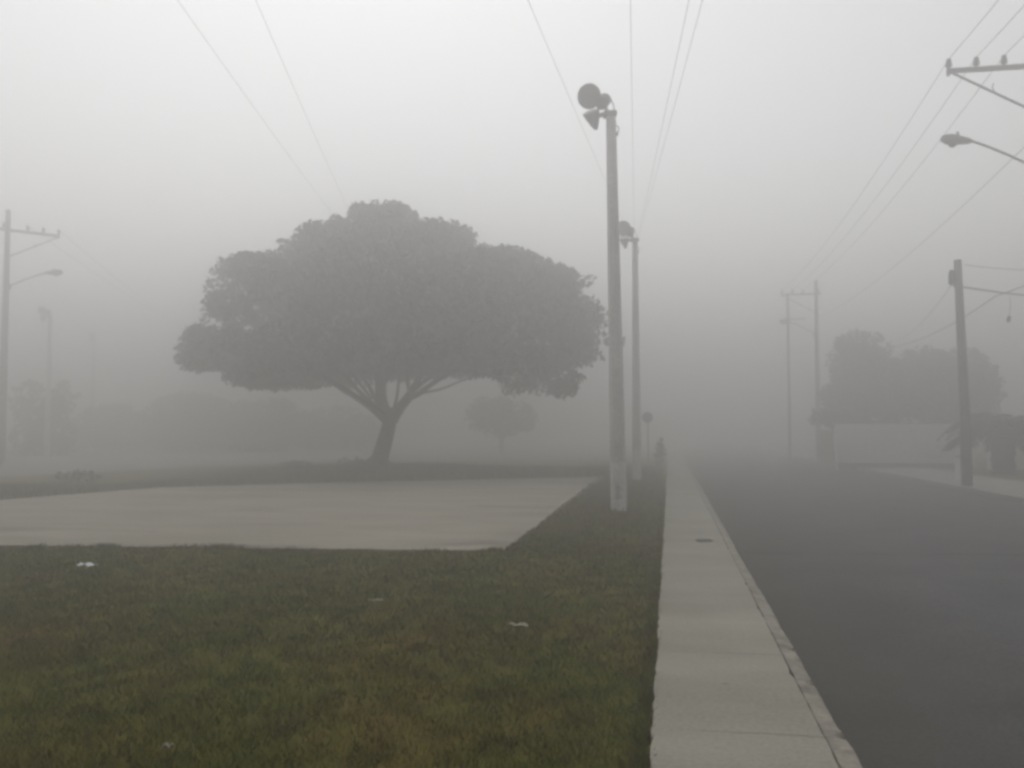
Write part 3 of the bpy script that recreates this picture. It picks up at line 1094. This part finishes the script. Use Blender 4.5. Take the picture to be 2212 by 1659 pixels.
# two wires in from the left to a pole that the big crown hides
hp = at_depth(833, 62.0, -.03)
vp_ = empty('hidden_pole', hp)
vp_.name = 'wooden_pole'
tag(vp_, 'wooden wire pole standing straight behind the big tree', 'pole')
m_ = MB(); m_.tube([(0, 0, -.3), (0, 0, H_(600, 62.0) + .5)], [.13, .09], 8); m_.build('pole', M['wood_pole'], vp_)
for (u, sag, e, lab) in ((420, .5, D(880, 560, 62.0), 'darker of the two long wires slanting down behind the big tree'),
                         (575, .5, D(836, 590, 62.0), 'fainter upper one of the two long wires slanting down behind the big tree')):
    p0 = D(u, 0, 15.0)
    e = hp + Vector((0, 0, H_(600, 62.0) - (0 if u == 420 else .5)))
    back = p0 + (p0 - e) * 0.35
    wire('overhead_wire', lab, [(back, e, sag)], .0034, 'long wires slanting behind the big tree')
bpy.context.view_layer.update()
# wires from the pale pole beyond the lot
for x, lab in ((-1.98, 'faint wire running from the crossarm tip of the pale pole beyond the lot'),
               (-.78, 'faint wire running from the crossarm\'s inner insulator of the pale pole beyond the lot')):
    a = top_of(ul, x)
    e = at_depth(560 + x * 20, 105.0, 9.5)
    wire('power_wire', lab, [(a, e, .8)], .013, 'wires from the pale pole beyond the lot')

# ------------------------------------------------------------------ concrete pole across the road
cpd = 27.2
cp2 = empty('concrete_pole', G(2089, 1050, 0.0), YAW)
tag(cp2, 'dark round concrete pole with a small lamp at its top, across the road', 'pole')
kk = sc(cpd)
m_ = MB()
Hc = H_(564, cpd)
m_.tube([(0, 0, -.3), (-.01, 0, 2.0), (-.11, 0, Hc)], [.155, .142, .105], 12); m_.build('pole', M['wood_pole'], cp2)
m_ = MB()
m_.lathe([(0, -.25), (.06, -.25), (.085, -.18), (.085, .12), (.05, .19), (0, .20)], (-.31, -.03, H_(600, cpd)), (0.05, 0, 1), 12)
ld = m_.build('lamp_head', M['steel_dark'], cp2)
m_ = MB()
m_.tube([(-.30, -.03, H_(612, cpd)), (-.24, -.03, H_(622, cpd)), (-.12, -.02, H_(626, cpd)), (-.10, 0, H_(650, cpd))], .028, 8)
m_.build('lamp_bracket', M['steel'], cp2)
m_ = MB()
m_.box((.08, -.13, .9), (.02, .02, 1.8)); m_.build('conduit', M['steel'], cp2)
bpy.context.view_layer.update()
pt = cp2.matrix_world @ Vector((0, 0, H_(622, cpd)))
SG = 'service wires at the concrete pole across the road'
e1 = D(2330, 646, 30.0)
wire('service_wire', 'thick service cable running level from the concrete pole out of the picture', [(pt, e1, .06)], .022, SG)
wire('service_wire', 'service cable sloping down behind the concrete pole toward the white wall', [(D(2330, 560, 27.5), D(2150, 640, 30.0), .08), (D(2150, 640, 30.0), D(1880, 752, 50.0), .5)], .016, SG)
wire('service_wire', 'thin faint cable falling away from the concrete pole\'s small lamp', [(D(2062, 606, 27.0), D(1930, 735, 50.0), .4)], .008, SG)
wire('service_wire', 'thin top cable running level from the tip of the concrete pole', [(D(2085, 572, 27.2), D(2330, 580, 30.0), .1)], .010, SG)
# weight hanging from a drop of cable
hw = empty('hanging_weight', D(2182, 642, 30.0))
tag(hw, 'small dark weight hanging by a cord from the service cable', 'cable weight')
m_ = MB()
k30 = sc(30.0)
m_.tube([(0, 0, .02), (.01, 0, -20 * k30), (-.05, 0, -42 * k30)], .009, 6); m_.build('cord', M['wire'], hw)
m_ = MB()
m_.lathe([(0, -.10), (.045, -.09), (.07, 0), (.05, .09), (0, .12)], (-.06, 0, -48 * k30), (.25, 0, 1), 12); m_.build('weight', M['steel_dark'], hw)

# ------------------------------------------------------------------ walls across the road
wd = 41.5
a = at_depth(1806, wd)
wy = a.y
x0 = a.x
x1 = D(2076, 935, 42.3).x
x2 = 24.0
ww = empty('boundary_wall', (x0, wy, 0))
tag(ww, 'long whitewashed garden wall under the pale trees across the road', 'wall')
h_w = H_(917, wd)
m_ = MB(); m_.box(((x1 - x0) / 2, .1, h_w / 2 - .1), (x1 - x0, .18, h_w + .2)); m_.build('wall', M['wall_white'], ww)
m_ = MB(); m_.box(((x1 - x0) / 2, .1, h_w + .03), (x1 - x0 + .06, .26, .06), None, .01); m_.build('coping', M['wall_coping'], ww)
for q in range(4):
    m_ = MB(); m_.box((.15 + q * (x1 - x0 - .3) / 3, -.02, h_w / 2 - .1), (.28, .06, h_w + .17)); m_.build('pilaster', M['wall_white'], ww)
m_ = MB(); m_.box(((x1 - x0) / 2, -.035, .04), (x1 - x0 - .1, .10, .30)); m_.build('foot_shade_band', M['foot_shade'], ww)  # added dark band imitating the shadow and grass along the wall's foot
lw = empty('low_wall', (x1 + .25, wy - 1.0, 0))
tag(lw, 'lower whitewashed wall behind the stout clipped trunk', 'wall')
h_l = H_(950, wd - 1)
m_ = MB(); m_.box(((x2 - x1) / 2, .1, h_l / 2 - .1), (x2 - x1, .18, h_l + .2)); m_.build('wall', M['wall_white'], lw)
m_ = MB(); m_.box(((x2 - x1) / 2, .1, h_l + .03), (x2 - x1, .25, .06), None, .01); m_.build('coping', M['wall_coping'], lw)
# whitewashed stump post in front of the pole
wp = empty('gate_post', G(2070, 1034, 0.0), YAW)
tag(wp, 'short white post standing beside the concrete pole\'s foot', 'post')
m_ = MB(); m_.box((0, 0, .30), (.16, .16, .80), None, .02); m_.build('shaft', M['wall_white'], wp)
m_ = MB(); m_.box((0, 0, .73), (.20, .20, .05), None, .01); m_.build('cap', M['wall_coping'], wp)
# yellowish gate pillar at the end of the white wall
gp = empty('gate_pillar', (at_depth(1786, 48.0).x, at_depth(1786, 48.0).y, 0))
tag(gp, 'faded yellow gate pillar at the end of the white wall beside the slim tree', 'gate pillar')
m_ = MB(); m_.box((0, .25, .75), (.56, .5, 1.7), None, .02); m_.build('shaft', M['yellow_paint'], gp)
m_ = MB(); m_.box((0, .25, 1.64), (.66, .6, .08), None, .02); m_.build('cap', M['wall_coping'], gp)

# ------------------------------------------------------------------ round sign by the sidewalk
sd = 42.0
sg = empty('round_sign', at_depth(1400, sd, -.02), YAW)
tag(sg, 'round dark traffic sign on a thin post beside the second floodlight pole', 'sign')
m_ = MB(); m_.tube([(0, .03, -.2), (0, .03, H_(890, sd))], .028, 8); m_.build('post', M['steel'], sg)
m_ = MB(); m_.lathe([(0, .012), (.235, .012), (.245, .006), (.245, -.006), (.235, -.012), (0, -.012)], (-.03, -.01, H_(902, sd)), (0, -1, 0), 28, False)
m_.build('face', M['sign_face'], sg)

# ------------------------------------------------------------------ litter and small things on the ground
def scrap(label, u, v, w, dpt, h, mat, group='scraps of paper on the grass', z=0.035):
    c = G(u, v, z)
    m_ = MB()
    nx_, ny_ = 7, 5
    seed = random.random() * 20
    vs = []
    for j in range(ny_):
        for i in range(nx_):
            a, b_ = i / (nx_ - 1) - .5, j / (ny_ - 1) - .5
            cut = 1 - .5 * abs(a) * (.5 + random.random())
            vs.append((a * w + random.uniform(-.04, .04) * w, b_ * dpt * cut + random.uniform(-.05, .05) * w,
                       h * (.35 + .65 * abs(math.sin(a * 5 + seed) * math.cos(b_ * 4 + seed * 2))) + random.uniform(0, .18) * h))
    up_ = [Vector(p_) for p_ in vs]
    dn = [p_ - Vector((0, 0, .003)) for p_ in up_]
    n = nx_ * ny_
    fs = [(j * nx_ + i, j * nx_ + i + 1, (j + 1) * nx_ + i + 1, (j + 1) * nx_ + i) for j in range(ny_ - 1) for i in range(nx_ - 1)]
    fs2 = [tuple(k + n for k in f[::-1]) for f in fs]
    ring = [i for i in range(nx_)] + [j * nx_ + nx_ - 1 for j in range(1, ny_)] + [(ny_ - 1) * nx_ + i for i in range(nx_ - 2, -1, -1)] + [j * nx_ for j in range(ny_ - 2, 0, -1)]
    fs3 = [(ring[i], ring[i] + n, ring[(i + 1) % len(ring)] + n, ring[(i + 1) % len(ring)]) for i in range(len(ring))]
    m_.add(up_ + dn, fs + fs2 + fs3)
    o = m_.build('paper_scrap', mat, None)
    o.location = c
    o.rotation_euler = (0, 0, YAW + random.uniform(-.3, .3))
    return tag(o, label, 'litter', group)


scrap('bright white crumpled paper on the lawn near the concrete lot', 189, 1226, .19, .16, .055, M['paper'])
scrap('long thin yellowish paper strip lying in the middle of the lawn', 1121, 1355, .145, .09, .03, M['paper_old'], z=.03)
scrap('tiny off-white paper ball low in the lawn', 362, 1622, .05, .05, .035, M['paper_old'], z=.03)
scrap('faint flat brownish scrap lying beyond the thin strip on the lawn', 812, 1298, .13, .08, .015, M['paper_old'], z=.022)

cl = MB()
vs, fs = [], []
prof = [(1.0, 0.0), (.92, .35), (.65, .8), (.25, 1.0)]
for r_, z_ in prof:
    for k in range(16):
        w = 2 * PI * k / 16
        q = 1 + .16 * math.sin(3 * w + 1) + random.uniform(-.06, .06)
        vs.append((.125 * r_ * q * math.cos(w), .12 * r_ * q * math.sin(w), .032 * z_ * random.uniform(.85, 1.1)))
for i in range(3):
    for k in range(16):
        j = (k + 1) % 16
        fs.append((i * 16 + k, i * 16 + j, (i + 1) * 16 + j, (i + 1) * 16 + k))
fs.append(tuple(48 + k for k in range(16)))
cl.add(vs, fs, True)
o = cl.build('mud_clod', M['stone'], None)
o.location = G(1520, 1169, 0.0)
tag(o, 'flat dark clod lying on the sidewalk near the kerb', 'clod')

# ------------------------------------------------------------------ haze
hz = MB()
hz.box((0, 0, 6.2), (900, 900, 14.8))
ho = hz.build('haze', None) if False else None
me = bpy.data.meshes.new('haze')
HX, Z0, Z1 = 450.0, -1.3, 12.9
me.from_pydata([(x, y, z) for z in (Z0, Z1) for y in (-HX, HX) for x in (-HX, HX)], [],
               [(0, 2, 3, 1), (4, 5, 7, 6), (0, 1, 5, 4), (2, 6, 7, 3), (0, 4, 6, 2), (1, 3, 7, 5)])
ho = bpy.data.objects.new('haze', me)
COL.objects.link(ho)
hm = bpy.data.materials.new('haze')
hm.use_nodes = True
nt = hm.node_tree
nt.nodes.clear()
out = nt.nodes.new('ShaderNodeOutputMaterial')
pv = nt.nodes.new('ShaderNodeVolumePrincipled')
pv.inputs['Color'].default_value = (0.838, 0.833, 0.827, 1)
pv.inputs['Density'].default_value = 0.0385
pv.inputs['Density Attribute'].default_value = ''
pv.inputs['Anisotropy'].default_value = 0.8
nt.links.new(pv.outputs['Volume'], out.inputs['Volume'])
me.materials.append(hm)
tag(ho, kind='stuff')

# ------------------------------------------------------------------ light
SUN_EL, SUN_AZ = R(57), R(23)         # azimuth measured from the road's direction towards the lot side
w = bpy.data.worlds.new('World')
scene.world = w
w.use_nodes = True
nt = w.node_tree
bg = nt.nodes['Background']
sky = nt.nodes.new('ShaderNodeTexSky')
sky.sky_type = 'NISHITA'
sky.sun_disc = False
sky.sun_elevation = SUN_EL
# direction to the sun: x = -sin(az), y = cos(az)
sky.sun_rotation = -SUN_AZ
sky.air_density = 1.0
sky.dust_density = 1.6
sky.ozone_density = 1.0
hsv = nt.nodes.new('ShaderNodeHueSaturation')
hsv.inputs['Saturation'].default_value = 0.03
nt.links.new(sky.outputs['Color'], hsv.inputs['Color'])
nt.links.new(hsv.outputs['Color'], bg.inputs['Color'])
bg.inputs['Strength'].default_value = 0.15

sl = bpy.data.lights.new('sun', 'SUN')
sl.energy = 0.5
sl.angle = R(40)
sl.color = (1.0, 0.94, 0.93)
so = bpy.data.objects.new('sun', sl)
COL.objects.link(so)
sdir = Vector((-math.sin(SUN_AZ) * math.cos(SUN_EL), math.cos(SUN_AZ) * math.cos(SUN_EL), math.sin(SUN_EL)))
so.rotation_euler = (-sdir).to_track_quat('-Z', 'Y').to_euler()
so.location = (0, 0, 40)

# ------------------------------------------------------------------ render settings
scene.view_settings.view_transform = 'Standard'
scene.view_settings.look = 'None'
scene.view_settings.exposure = 0.06
scene.view_settings.gamma = 1.0
scene.view_settings.use_curve_mapping = False
cy = scene.cycles
cy.volume_bounces = 3
cy.max_bounces = 8
cy.diffuse_bounces = 3
cy.use_denoising = True
try:
    cy.denoiser = 'OPENIMAGEDENOISE'
except Exception:
    pass
cy.pixel_filter_type = 'BLACKMAN_HARRIS'
cy.filter_width = 3.2
cy.sample_clamp_indirect = 10.0
